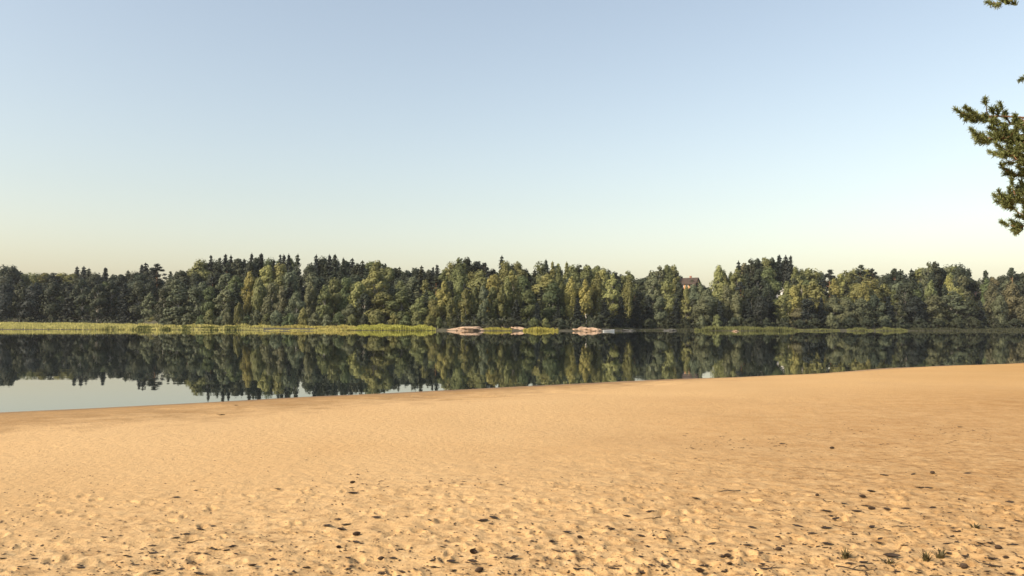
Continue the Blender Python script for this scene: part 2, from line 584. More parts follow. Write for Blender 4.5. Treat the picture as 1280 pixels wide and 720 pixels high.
def broadleaf(seed, w=0.22, z0=0.18, nclump=46, per=62, cs=0.075, leafsz=0.026, name='birch_tree', bark='birch_bark', shape=1.0, tall=0.95):
    rng = np.random.default_rng(seed); root = proto(name)
    tr = Acc()
    bend = rng.uniform(-0.03, 0.03, 2)
    V, F = tube_np([(0, 0, -0.03), (bend[0] * .5, bend[1] * .5, 0.25), (bend[0], bend[1], 0.55), (0, 0, 0.9)], [0.013, 0.010, 0.007, 0.002]); tr.add(V, F)
    cr = Acc(); PP = []; NN = []
    for i in range(nclump):
        t = rng.uniform(0, 1) ** 0.85
        z = z0 + (0.93 - z0) * t
        prof = (math.sin(math.pi * min(1, max(0.04, (t * 0.86 + 0.12))) ** shape) ** 0.7)
        rr = w * prof * math.sqrt(rng.uniform(0.05, 1)) * rng.uniform(0.8, 1.1)
        a = rng.uniform(0, 2 * math.pi)
        c = np.array([rr * math.cos(a), rr * math.sin(a), z])
        if i == 0: c = np.array([0, 0, 0.93])
        sc = cs * rng.uniform(0.65, 1.3) * (0.65 + 0.5 * prof)
        n = int(per * rng.uniform(0.7, 1.3) * (sc / cs) ** 1.5)
        D = rng.normal(size=(n, 3)); D /= np.linalg.norm(D, axis=1, keepdims=True)
        r_ = sc * rng.uniform(0.65, 1.05, (n, 1))
        q = c + D * r_ * np.array([1, 1, tall])
        q[:, 2] = np.maximum(q[:, 2], z0 * 0.3)
        out = D * 1.0 + np.array([c[0], c[1], 0]) / (w + 1e-6) * 0.5 + np.array([0, 0, 0.25])
        PP.append(q); NN.append(out)
        zz = max(0.12, z - rr * 0.9 - 0.05)
        V, F = tube_np([(bend[0] * .8, bend[1] * .8, zz), (c[0] * .55, c[1] * .55, (zz + z) / 2 + 0.01), tuple(c)], [0.006, 0.004, 0.0012], 4); tr.add(V, F)
    PP = np.vstack(PP); PP[:, 2] *= 0.99 / np.sort(PP[:, 2])[-6]
    V, F = cards(PP, np.vstack(NN), leafsz * 1.4, rng, 0.85, 0.26); cr.add(V, F)
    return finish(root, tr, cr, M[bark], M['leaf'])


def pine(seed):
    rng = np.random.default_rng(seed); root = proto('pine_tree')
    tr = Acc(); V, F = tube_np([(0, 0, -0.02), (0.006, 0.003, 0.4), (-0.004, 0.004, 0.75), (0, 0, 0.95)], [0.015, 0.012, 0.008, 0.002]); tr.add(V, F)
    cr = Acc(); PP = []; NN = []
    for i in range(34):
        t = rng.uniform(0, 1); z = 0.42 + 0.54 * t
        rr = (0.15 * math.sin(math.pi * (0.22 + 0.74 * t)) ** 0.8) * math.sqrt(rng.uniform(0.1, 1)); a = rng.uniform(0, 6.283)
        c = np.array([rr * math.cos(a), rr * math.sin(a), z])
        if i == 0: c = np.array([0, 0, 0.95])
        n = 60; D = rng.normal(size=(n, 3)); D /= np.linalg.norm(D, axis=1, keepdims=True)
        q = c + D * rng.uniform(0.3, 1.0, (n, 1)) * np.array([0.055, 0.055, 0.034]); q[:, 2] = np.minimum(q[:, 2], 1.0)
        PP.append(q); NN.append(D + np.array([0, 0, 0.7]))
        V, F = tube_np([(0, 0, max(0.3, z - 0.05)), tuple(c)], [0.004, 0.0015], 4); tr.add(V, F)
    V, F = cards(np.vstack(PP), np.vstack(NN), 0.026, rng, 0.7, 0.5); cr.add(V, F)
    return finish(root, tr, cr, M['pine_bark'], M['spruce'])


PROTO = {
    's': [spruce(1, 0.20), spruce(2, 0.23, 1.0, 0.5), spruce(3, 0.18, 1.1, 0.4)],
    'd': [broadleaf(11, 0.20, 0.14, 30, 125, 0.105), broadleaf(12, 0.23, 0.10, 34, 125, 0.11), broadleaf(13, 0.22, 0.07, 26, 150, 0.125), broadleaf(14, 0.21, 0.08, 60, 52, 0.070), broadleaf(15, 0.23, 0.16, 46, 62, 0.075, shape=1.3), broadleaf(16, 0.19, 0.10, 22, 120, 0.12, shape=0.8), broadleaf(17, 0.22, 0.05, 70, 45, 0.060, shape=1.15)],
    'b': [broadleaf(21, 0.13, 0.10, 34, 90, 0.055, 0.022, 'birch_tree', 'birch_bark', 0.9, 2.0), broadleaf(22, 0.15, 0.07, 36, 90, 0.058, 0.022, 'birch_tree', 'birch_bark', 1.0, 1.7), broadleaf(23, 0.14, 0.05, 44, 70, 0.05, 0.022, 'birch_tree', 'birch_bark', 1.1, 2.3)],
    'p': [pine(31), pine(32)],
    'u': [broadleaf(41, 0.42, 0.05, 26, 60, 0.17, 0.055, 'willow_bush', 'bark', 1.0), broadleaf(42, 0.50, 0.05, 30, 60, 0.16, 0.055, 'willow_bush', 'bark', 0.9)],
}
for k in ('d',):
    for o in PROTO[k]: o.name = 'leafy_tree'
WID = {'s': 0.36, 'd': 0.50, 'b': 0.33, 'p': 0.36, 'u': 1.15}

TINT = {  # dark tints also hold the wood's shade, yellow-green its sunlight, as colour
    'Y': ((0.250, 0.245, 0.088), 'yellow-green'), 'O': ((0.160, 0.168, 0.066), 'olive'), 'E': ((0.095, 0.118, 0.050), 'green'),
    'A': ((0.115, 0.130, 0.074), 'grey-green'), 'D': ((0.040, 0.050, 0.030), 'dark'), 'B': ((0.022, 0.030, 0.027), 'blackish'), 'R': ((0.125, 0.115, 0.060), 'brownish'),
}
KIND = {'s': ('spruce_tree', 'spruce', 'conical'), 'd': ('leafy_tree', 'leafy tree', 'round-crowned'), 'b': ('birch_tree', 'birch', 'slender'),
        'p': ('pine_tree', 'pine', 'bare-stemmed'), 'u': ('willow_bush', 'bush', 'low rounded')}
TREES = []          # dicts: root, kind, tint, px, row


def plant(kind, px, top, Y, wpx, tint, row):
    P = at(px, top, Y)
    zb = float(hill_z(P.x, P.y))
    h = P.z - zb
    if h < 0.8: return
    r = random
    src = r.choice(PROTO[kind])
    wid = wpx * Y / FPX
    sx = wid / WID[kind]
    if kind == 's': sx = min(max(sx, h * 0.75), h * 1.35)
    elif kind != 'u': sx = min(max(sx, h * 0.7), h * 1.9)
    o = copy_tree(src)
    o.name = src.name.split('.')[0]
    o.location = (P.x, P.y, zb - 0.1)
    o.rotation_euler = (r.uniform(-.03, .03), r.uniform(-.03, .03), r.uniform(0, 6.28))
    o.scale = (sx, sx * r.uniform(0.9, 1.1), h + 0.1)
    c = TINT[tint][0]; v = r.uniform(0.82, 1.2); hs = r.uniform(-0.09, 0.09)
    for ch in o.children:
        if ch.name.startswith('crown'):
            ch.color = (c[0] * v * (1 + hs), c[1] * v, c[2] * v * (1 - hs), 1)
    TREES.append(dict(root=o, kind=kind, tint=tint, px=px, top=top, row=row, Y=Y, h=h))


# skyline, traced tree by tree from the photograph: bearing, top, kind, tint
SKY = """5 331 d D;14 332 d D;24 339 d D;35 341 d O;46 341 d O;57 341 d O;68 341 d D;79 341 d O;90 342 d O;97 333 s B;105 333 s B;111 335 s D;120 341 d D;132 334 s B;142 343 d D;152 343 d D;160 338 s D;168 339 d D;176 330 s B;183 328 s B;189 335 d D;196 329 p B;
214 339 s D;227 338 d D;237 338 d D;246 341 d D;252 324 d O;263 319 s B;273 322 s D;282 318 s B;290 319 s B;297 323 d D;304 323 s D;313 316 s B;321 322 d D;328 316 s B;336 322 d E;342 325 s D;349 318 s B;355 318 s B;362 317 s B;371 317 s D;388 329 d D;395 318 s B;403 321 d D;413 318 s B;418 318 s D;429 322 s D;439 322 s B;447 329 d D;455 325 s D;464 327 d E;472 326 d O;480 330 d D;
487 334 d O;493 335 d D;500 333 s D;510 338 d D;519 335 d D;527 332 s D;536 337 d D;541 334 s B;547 331 s B;556 336 d E;567 327 d O;576 323 d E;583 322 d D;598 325 p B;606 327 p B;616 336 d D;626 319 s D;632 326 d O;640 331 d D;648 327 d O;658 336 d D;668 337 s D;675 327 d O;683 324 s D;690 326 s O;698 329 s O;708 327 s O;716 331 d O;725 331 d D;733 331 d O;745 332 d O;752 335 d Y;761 337 d D;769 340 d D;777 343 d D;786 339 d O;796 348 d D;805 347 d D;
815 338 d A;824 333 d A;834 331 d O;843 331 d O;850 345 d D;867 350 d D;876 356 d D;885 359 d D;898 331 b Y;905 337 b Y;913 340 b O;922 326 s B;930 329 d R;938 324 d D;947 323 d D;956 322 d O;965 322 d D;975 318 s B;981 319 s B;987 320 s B;994 333 b O;1002 336 b O;1011 335 d O;1019 336 d O;1036 336 p B;1049 342 d Y;1060 338 d O;1069 335 d O;1076 330 p D;1083 336 d O;1091 335 p B;1101 344 d D;1110 342 d D;1118 334 p D;1127 338 d D;1140 336 s D;1151 335 d O;1159 328 d A;1167 327 d D;1175 334 d D;1183 331 d A;1190 331 d E;1198 330 d D;1206 335 d D;1213 347 d D;1221 359 d D;1228 348 d D;1234 337 s D;1241 346 d R;1248 346 d R;1256 344 d D;1265 333 p D;1273 342 d D;1282 340 d D"""
SKYD = [tuple(q.split()) for q in SKY.replace('\n', '').split(';') if q.strip()]
SKP = sorted([(float(a[0]), float(a[1])) for a in SKYD] + [(203, 347), (207, 352), (211, 346), (379, 333), (382, 336), (889, 360), (893, 358), (1224, 360)])
SKX = [q[0] for q in SKP]; SKYY = [q[1] for q in SKP]
for (a, b, k, t) in SKYD:
    a = float(a); b = float(b)
    base = fs(a) + np.interp(a, [0, 200, 260, 500, 860, 1280], [85, 80, 72, 62, 48, 36]) + random.uniform(-8, 8)
    w = {'s': 16, 'd': 25, 'b': 14, 'p': 19}[k] * random.uniform(0.9, 1.25)
    plant(k, a, b, float(base), w, t, 'sky')

# middle rows, fill between the skyline and the front
rb = random.Random(33)
x = -8.0
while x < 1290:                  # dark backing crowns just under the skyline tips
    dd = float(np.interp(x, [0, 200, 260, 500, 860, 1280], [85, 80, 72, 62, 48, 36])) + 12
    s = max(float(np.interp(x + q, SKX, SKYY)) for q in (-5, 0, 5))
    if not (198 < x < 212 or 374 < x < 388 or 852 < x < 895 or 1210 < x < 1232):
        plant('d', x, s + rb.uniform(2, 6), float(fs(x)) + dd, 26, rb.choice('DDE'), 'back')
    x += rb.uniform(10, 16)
rr = random.Random(21)
for row, (f0, dy0, dy1, step) in enumerate(((0.66, 9, 20, 15), (0.36, 20, 36, 15))):
    x = -6.0 + 5 * row
    while x < 1290:
        s = float(np.interp(x, SKX, SKYY))
        dd = float(np.interp(x, [0, 200, 260, 500, 860, 1280], [85, 80, 72, 62, 48, 36]))
        warm = 0.25 + 0.35 * (430 < x < 760) + 0.1 * (x > 980)  # sunlit look put into the crown tint, strongest mid-shore
        dark = x < 200 or 760 < x < 800 or 850 < x < 890 or 925 < x < 965  # stretches where the wood's shade is put into darker crown tints
        k = rr.choices(['s', 'd', 'b', 'p'], [0.34, 0.45, 0.13, 0.08])[0]
        if k in 'sp': t = rr.choice('BDD')
        elif dark: t = rr.choice('DDE')
        else: t = rr.choices('YOEAD', [warm * 0.4, warm, 0.3, 0.3, 0.35])[0]
        top = s + rr.uniform(dy0, dy1)
        hides = (845 < x < 877 and top < 362) or (966 < x < 986 and top < 366) or (1216 < x < 1228 and top < 372)
        if hides: top = 372 + rr.uniform(0, 5)
        plant(k, x, top, float(fs(x)) + dd * f0 + rr.uniform(-4, 4), {'s': 19, 'd': 29, 'b': 18, 'p': 20}[k], t, 'mid')
        x += step * rr.uniform(0.8, 1.25)

# front row, traced: bearing, top, width px, kind, tint
FRONT = """8 354 20 d B;26 352 18 d D;45 353 20 d B;66 351 20 d D;88 354 18 s B;103 350 18 d D;122 356 20 d D;141 352 18 d D;158 354 16 s B;173 352 18 d D;189 366 16 d A;
205 359 16 d D;222 361 26 d A;245 357 20 d A;262 358 18 d E;283 361 20 d A;296 352 14 s D;312 339 15 b Y;323 346 14 d O;340 352 15 d A;353 357 14 b R;362 352 14 s B;371 364 14 d A;389 350 15 b A;405 356 16 d O;418 347 18 d O;432 345 16 d E;448 352 18 d Y;439 380 13 d A;456 366 16 d D;470 338 26 d Y;479 365 34 d O;501 364 22 d E;516 358 16 s D;525 372 14 d O;532 361 11 s D;541 374 15 d O;
555 351 19 b Y;564 372 13 b O;573 341 16 b O;582 360 13 b O;593 359 13 b O;604 357 13 b A;616 358 13 b O;628 357 12 b O;634 345 12 b Y;641 338 17 d Y;616 343 22 d Y;646 374 18 s B;661 362 18 d E;672 378 16 s B;690 352 18 d E;697 380 17 s B;701 340 16 b O;713 346 16 b Y;733 349 17 b Y;722 372 14 s B;746 341 16 b O;756 372 18 s B;766 343 18 d Y;776 370 18 s B;786 346 15 b O;796 371 18 s B;
815 343 18 d A;811 368 18 s B;826 370 16 d A;836 350 18 d O;845 372 16 s B;866 374 18 d D;858 371 12 d O;850 352 13 d D;866 355.5 13 d A;857 357 9 b O;874 353 13 d A;879 372 16 d A;884 361 18 d A;900 376 16 s B;908 356 15 b A;921 364 15 b A;936 372 18 s B;951 369 18 d B;963 368 16 s B;
978 368 15 d O;985 351 16 b O;993 356 14 b Y;1001 350 16 d O;1016 351 24 d O;998 384 15 d R;1010 372 20 d B;1027 372 18 s B;1041 370 15 d A;1057 372 18 d A;1080 351 16 b O;1076 372 16 d A;1092 368 18 d D;1102 378 16 d A;1120 378 16 d A;1111 370 16 s B;1130 354 18 d D;1144 370 20 d B;1166 368 22 d A;1173 387 11 b A;1191 364 24 d A;1210 372 18 d D;1226 376 18 s B;1241 352 17 b R;1249 368 13 d A;1263 352 18 d R;1276 369 16 d R"""
for q in FRONT.replace('\n', '').split(';'):
    a, b, w, k, t = q.split()
    a = float(a)
    off = 3 + 0.35 * max(0.0, 372 - float(b)) + random.uniform(-1, 2)
    plant(k, a, float(b), float(fs(a)) + off, float(w) * (1.2 if k == 'b' else 1.45), t, 'front')

BUSH = """178 399 16 A;192 396 18 O;206 397 18 A;217 393 22 A;236 391 24 A;252 394 18 E;263 387 20 O;276 395 18 A;286 391 18 A;298 378 13 O;309 394 18 E;320 388 16 A;334 392 18 E;346 388 17 A;362 392 20 E;379 385 16 O;394 391 20 A;409 393 18 A;424 390 20 E;440 393 16 O;456 394 18 D;470 391 22 O;492 392 18 O;508 394 20 E;521 389 16 O;537 393 18 O;549 396 14 O;570 397 16 D;596 398 18 D;622 398 16 D;640 396 16 D;668 397 16 E;682 398 14 O;702 399 16 D;720 400 12 D;748 399 14 D;770 398 18 B;790 399 18 B;812 398 20 D;834 398 18 D;856 397 18 D;877 395 16 A;896 393 15 O;916 397 18 D;938 397 20 D;958 398 18 D;980 398 18 D;1000 399 18 D;1020 398 18 D;1040 391 16 A;1062 396 18 D;1084 398 18 D;1106 398 16 D;1128 398 18 D;1150 398 18 D;1172 398 18 D;1196 397 18 D;1220 398 18 D;1244 398 18 D;1268 398 18 D"""
for q in BUSH.replace('\n', '').split(';'):
    a, b, w, t = q.split()
    a = float(a)
    plant('u', a, float(b), float(fs(a)) - (2 if a > 200 else -2) + random.uniform(-1, 1), float(w), t, 'bush')

for o in HIDE:
    for ch in list(o.children): bpy.data.objects.remove(ch)
    bpy.data.objects.remove(o)

# undergrowth below the trees: nobody could count it
def build_undergrowth():
    rng = np.random.default_rng(77)
    n = 26000
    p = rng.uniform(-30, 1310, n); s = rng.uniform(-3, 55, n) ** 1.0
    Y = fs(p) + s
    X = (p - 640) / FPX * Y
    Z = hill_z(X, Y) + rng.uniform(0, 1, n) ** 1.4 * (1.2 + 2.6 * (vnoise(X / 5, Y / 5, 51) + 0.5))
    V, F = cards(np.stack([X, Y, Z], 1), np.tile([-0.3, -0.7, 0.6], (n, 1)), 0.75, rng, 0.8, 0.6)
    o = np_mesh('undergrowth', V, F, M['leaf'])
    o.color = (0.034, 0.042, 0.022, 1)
    tag(o, 'dark leafy undergrowth along the foot of the far forest', 'undergrowth', kind='stuff')


build_undergrowth()

# reeds: strips given by bearing, nearest and farthest distance, height
def reeds(name, strips, color, label, dens=1.0, seed=1, wid=0.10):
    rng = np.random.default_rng(seed)
    VV = []
    for (p0, p1, d0a, d0b, d1a, d1b, h0, n) in strips:
        n = int(n * dens)
        p = rng.uniform(p0, p1, n); t = (p - p0) / (p1 - p0); s = rng.uniform(0, 1, n)
        Y = (d0a + (d0b - d0a) * t) * (1 - s) + (d1a + (d1b - d1a) * t) * s
        X = (p - 640) / FPX * Y
        endf = np.clip(np.minimum(p - p0, p1 - p) / 12.0 + 0.8 * vnoise(p / 2.7, p * 0 + p0, 66), 0, 1)
        cl = 0.8 + 0.9 * vnoise(X / 2.2, Y / 5.0, 61)
        Zb = np.maximum(hill_z(X, Y), -0.3)
        H = h0 * (0.35 + 0.65 * endf) * cl * rng.uniform(0.45, 1.2, n)
        a = rng.uniform(0, math.pi, n); w = wid * rng.uniform(0.6, 1.4, n)
        dx = np.cos(a) * w; dy = np.sin(a) * w; lx = rng.normal(size=n) * 0.12 * H; ly = rng.normal(size=n) * 0.12 * H
        b0 = np.stack([X - dx, Y - dy, Zb - 0.1], 1); b1 = np.stack([X + dx, Y + dy, Zb - 0.1], 1)
        t1 = np.stack([X + dx * .5 + lx, Y + dy * .5 + ly, Zb + H], 1); t0 = np.stack([X - dx * .5 + lx, Y - dy * .5 + ly, Zb + H * 0.97], 1)
        VV.append(np.stack([b0, b1, t1, t0], 1).reshape(-1, 3))
    V = np.vstack(VV); F = np.arange(len(V)).reshape(-1, 4)
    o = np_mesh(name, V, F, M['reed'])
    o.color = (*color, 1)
    tag(o, label, 'reeds', kind='stuff')


reeds('reeds', [(-60, 172, 205, 205, 290, 290, 0.72, 30000), (150, 330, 205, 207, 212, 212, 0.5, 2600), (165, 345, 225, 222, 250, 232, 0.95, 9000)], (0.44, 0.41, 0.145),
      'broad pale yellow reed bed along the left part of far shore', seed=1)
reeds('reeds', [(128, 152, 205, 205, 214, 214, 0.75, 420), (166, 192, 205, 205, 216, 216, 0.8, 700), (202, 216, 205, 206, 214, 214, 0.8, 420), (224, 240, 205, 206, 216, 216, 0.85, 520), (252, 273, 206, 206, 218, 218, 0.8, 700), (280, 302, 206, 207, 218, 218, 0.75, 700)], (0.10, 0.11, 0.03), 'darker broken reeds standing in front of the pale reed bed', seed=2)
reeds('reeds', [(325, 455, 196, 210, 201, 214, 0.55, 5200), (340, 450, 222, 218, 228, 222, 0.9, 3000)], (0.45, 0.40, 0.13), 'thin yellow line of reeds curving out into the water', seed=3)
reeds('reeds', [(438, 545, 209, 209, 221, 217, 0.95, 10000)], (0.36, 0.36, 0.085), 'bright lime-green reed bed left of the large pink boulder', seed=4)
reeds('reeds', [(603, 640, 209, 209, 214, 214, 0.65, 1300), (654, 698, 207, 207, 213, 213, 0.75, 2200)], (0.33, 0.30, 0.07), 'yellow reed clumps between the pink boulders', seed=5)
reeds('reeds', [(868, 1000, 229, 236, 236, 243, 0.8, 6000), (1000, 1050, 238, 241, 243, 246, 0.5, 1500), (1058, 1092, 243, 244, 248, 249, 0.6, 1000), (1094, 1134, 246, 248, 252, 254, 0.7, 1500)], (0.135, 0.145, 0.052),
      'narrow green reed strip along the right part of far shore', seed=6)
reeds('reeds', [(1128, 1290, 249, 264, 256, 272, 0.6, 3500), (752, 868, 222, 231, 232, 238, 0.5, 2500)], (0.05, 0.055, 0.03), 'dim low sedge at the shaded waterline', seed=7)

# ------------------------------------------------------------------ boulders, boat, houses
def boulder(px, wpx, py_water, py_top, label, mat='granite', seed=0, depth=0.6, group='boulders on the far shore'):
    hz = 402 + 4 * px / 1280
    Y = CAM_H * FPX / (py_water - hz)
    w = wpx * Y / FPX; h = (py_water - py_top) * Y / FPX
    bm = bmesh.new(); bmesh.ops.create_icosphere(bm, subdivisions=4, radius=1.0)
    V = np.array([v.co[:] for v in bm.verts])
    n = np.zeros(len(V))
    for k, (sc, am) in enumerate(((1.3, 0.6), (2.9, 0.42), (6.5, 0.2))):
        n += am * (vnoise(V[:, 0] * sc + V[:, 2] * 1.7 * sc + seed, V[:, 1] * sc - V[:, 2] * sc, 70 + k))
    V = V * (1 + n)[:, None]
    for v, c in zip(bm.verts, V):
        v.co = (c[0] * w / 2, c[1] * w / 2 * depth, c[2] * h / 1.12)
    me = bpy.data.meshes.new('boulder'); bm.to_mesh(me); bm.free()
    me.materials.append(M[mat])
    o = bpy.data.objects.new('boulder', me); COL.objects.link(o)
    P = at(px, py_water, Y)
    o.location = (P.x, P.y, 0.0)
    o.rotation_euler = (0, 0, 0.25 * math.sin(seed * 3.1))
    tag(o, label, 'boulder', group)
    return o


boulder(586, 43, 413.4, 407.8, 'widest pink granite boulder, at the waterline below the yellow birch', seed=1)
boulder(628, 22, 413.2, 408.6, 'orange-tinted boulder half hidden in reeds right of the widest pink boulder', seed=2)
boulder(648, 22, 413.4, 408.6, 'pale pink boulder just left of the tall yellow reed clump', seed=3)
boulder(706, 24, 413.4, 411.9, 'flat pale rock shelf barely above water left of the twin pink boulders', seed=4)
boulder(727, 20, 413.8, 408.9, 'rounded pale pink boulder at the foot of the lone yellow birch', seed=5)
boulder(740, 22, 413.9, 409.3, 'rounded orange-pink boulder next to the white boat', seed=6)
boulder(786, 18, 413.5, 411.2, 'dull grey rock in the shaded water right of the white boat', 'grey_rock', 7)
boulder(838, 16, 413.4, 411.0, 'dull grey rock in the shaded bay left of the right-hand reeds', 'grey_rock', 8)
boulder(919, 8, 414.2, 412.3, 'small pale rock in front of the green reed strip', 'granite', 9)
boulder(1279, 7, 412.9, 410.4, 'small pale pink rock at the shore by the right edge', 'granite', 10)


def build_boat():
    hz = 402 + 4 * 761 / 1280
    Y = 204.0
    P = at(761, 413, Y)
    root = empty('rowing_boat', (P.x, P.y, 0), 0.12)
    L, B, H = 2.9, 1.1, 0.36
    V = []; F = []
    ns, k = 15, 9
    for i in range(ns):
        t = i / (ns - 1); x = (t - 0.5) * L
        b = B / 2 * (math.sin(math.pi * min(1, 0.28 + 0.72 * (1 - t))) ** 0.6 if t > 0.0 else 0.86)
        b = B / 2 * (1 - max(0, (t - 0.45) / 0.55) ** 2.2) * (0.88 + 0.12 * math.sin(math.pi * min(t * 1.4, 1)))
        sheer = H + 0.16 * max(0, t - 0.3) ** 2 * 2
        for j in range(k):
            s = (j / (k - 1) - 0.5) * 2
            y = b * math.copysign(abs(s) ** 0.75, s); z = -0.12 + (sheer + 0.12) * abs(s) ** 2.2
            V.append((x, y, z))
        for j in range(k):                                   # inner skin
            s = (j / (k - 1) - 0.5) * 2
            y = 0.93 * b * math.copysign(abs(s) ** 0.75, s); z = -0.06 + (sheer + 0.06) * abs(s) ** 2.2
            V.append((x, y, z))
    for i in range(ns - 1):
        a = i * 2 * k; c = (i + 1) * 2 * k
        for j in range(k - 1):
            F.append((a + j, a + j + 1, c + j + 1, c + j))
            F.append((a + k + j + 1, a + k + j, c + k + j, c + k + j + 1))
        for j in (0, k - 1):
            F.append((a + j, c + j, c + k + j, a + k + j))
    F.append(tuple(range(0, k)))
    F.append(tuple(range(2 * k - 1, k - 1, -1)))
    link_mesh('hull', V, F, M['boat'], root)
    for x in (-0.75, 0.15):
        w = 0.46
        bm = bmesh.new(); bmesh.ops.create_cube(bm, size=1)
        for v in bm.verts: v.co = (x + v.co.x * 0.24, v.co.y * w * 1.8, 0.22 + v.co.z * 0.04)
        me = bpy.data.meshes.new('bench'); bm.to_mesh(me); bm.free(); me.materials.append(M['wood'])
        o = bpy.data.objects.new('bench', me); COL.objects.link(o); o.parent = root
    tag(root, 'small low white boat floating beside the orange-pink boulder', 'boat')


build_boat()


def box(name, lo, hi, mat, parent, bevel=0.0):
    bm = bmesh.new(); bmesh.ops.create_cube(bm, size=1)
    for v in bm.verts:
        v.co = [lo[i] + (v.co[i] + 0.5) * (hi[i] - lo[i]) for i in range(3)]
    if bevel: bmesh.ops.bevel(bm, geom=bm.edges[:], offset=bevel, segments=1, affect='EDGES')
    me = bpy.data.meshes.new(name); bm.to_mesh(me); bm.free(); me.materials.append(mat)
    o = bpy.data.objects.new(name, me); COL.objects.link(o); o.parent = parent
    return o


def house(px, py_ridge, Y, w, d, hw, hr, wall, roof, label, rz=0.0, name='house', sink=0.0, chimney=True):
    """gable end faces the lake; ridge runs away from it"""
    P = at(px, py_ridge, Y)
    zb = P.z - hw - hr
    root = empty(name, (P.x, P.y, zb), rz)
    base = min(float(hill_z(P.x, P.y)) - 1 - zb, 0)
    V = [(-w / 2, -d / 2, base), (w / 2, -d / 2, base), (w / 2, d / 2, base), (-w / 2, d / 2, base), (-w / 2, -d / 2, hw), (w / 2, -d / 2, hw), (w / 2, d / 2, hw), (-w / 2, d / 2, hw), (0, -d / 2, hw + hr - 0.12), (0, d / 2, hw + hr - 0.12)]
    F = [(0, 1, 5, 8, 4), (2, 3, 7, 9, 6), (1, 2, 6, 5), (3, 0, 4, 7), (3, 2, 1, 0)]
    link_mesh('wall', V, F, wall, root)
    o_ = 0.45; t = 0.18; m = (hr) / (w / 2)
    e = w / 2 + o_; ze = hw - o_ * m
    V = []; F = []
    for y in (-d / 2 - o_, d / 2 + o_):
        V += [(-e, y, ze), (0, y, hw + hr), (e, y, ze), (e, y, ze - t), (0, y, hw + hr - t * 1.05), (-e, y, ze - t)]
    F = [(0, 6, 7, 1), (1, 7, 8, 2), (2, 8, 9, 3), (3, 9, 10, 4), (4, 10, 11, 5), (5, 11, 6, 0), (0, 1, 4, 5), (1, 2, 3, 4), (7, 6, 11, 10), (8, 7, 10, 9)]
    rf = link_mesh('roof', V, F, roof, root)
    if chimney:
        box('chimney', (w * 0.12, -0.4, hw + hr * 0.45), (w * 0.12 + 0.6, 0.3, hw + hr + 0.7), M['brick'], rf)
    for x in (-w * 0.22, w * 0.22):
        wf = box('window', (x - 0.5, -d / 2 - 0.06, hw - 1.55), (x + 0.5, -d / 2 + 0.03, hw - 0.25), M['trim'], root)
        box('pane', (x - 0.4, -d / 2 - 0.075, hw - 1.45), (x + 0.4, -d / 2 - 0.05, hw - 0.35), M['glass'], wf)
    for sx in (-1, 1):
        for y in (-d * 0.27, d * 0.02, d * 0.29):
            a, b = sorted((sx * (w / 2 - 0.03), sx * (w / 2 + 0.06)))
            wf = box('window', (a, y - 0.5, hw - 1.75), (b, y + 0.5, hw - 0.65), M['trim'], root)
            a, b = sorted((sx * (w / 2 + 0.05), sx * (w / 2 + 0.075)))
            box('pane', (a, y - 0.4, hw - 1.65), (b, y + 0.4, hw - 0.75), M['glass'], wf)
    wf = box('window', (-0.4, -d / 2 - 0.06, hw + 0.35), (0.4, -d / 2 + 0.03, hw + 1.25), M['trim'], root)
    box('pane', (-0.31, -d / 2 - 0.075, hw + 0.44), (0.31, -d / 2 - 0.05, hw + 1.16), M['glass'], wf)
    tag(root, label, 'house', 'houses among the trees')
    return root


house(862, 347.2, 292, 5.0, 6.0, 4.4, 2.0, M['orange_wall'], M['red_roof'], 'ochre-orange house with brown roof showing above the dip in treetops', math.pi / 2 - 0.6)
house(977, 359.2, 292, 3.6, 6, 4.0, 1.5, M['white_wall'], M['grey_roof'], 'white house peeking out below three dark skyline spruces', -0.35, chimney=False)
house(1223, 361, 306, 4.2, 6, 4.0, 1.5, M['pink_wall'], M['grey_roof'], 'faded reddish cabin in the narrow treeline gap at far right', -0.3, chimney=False)

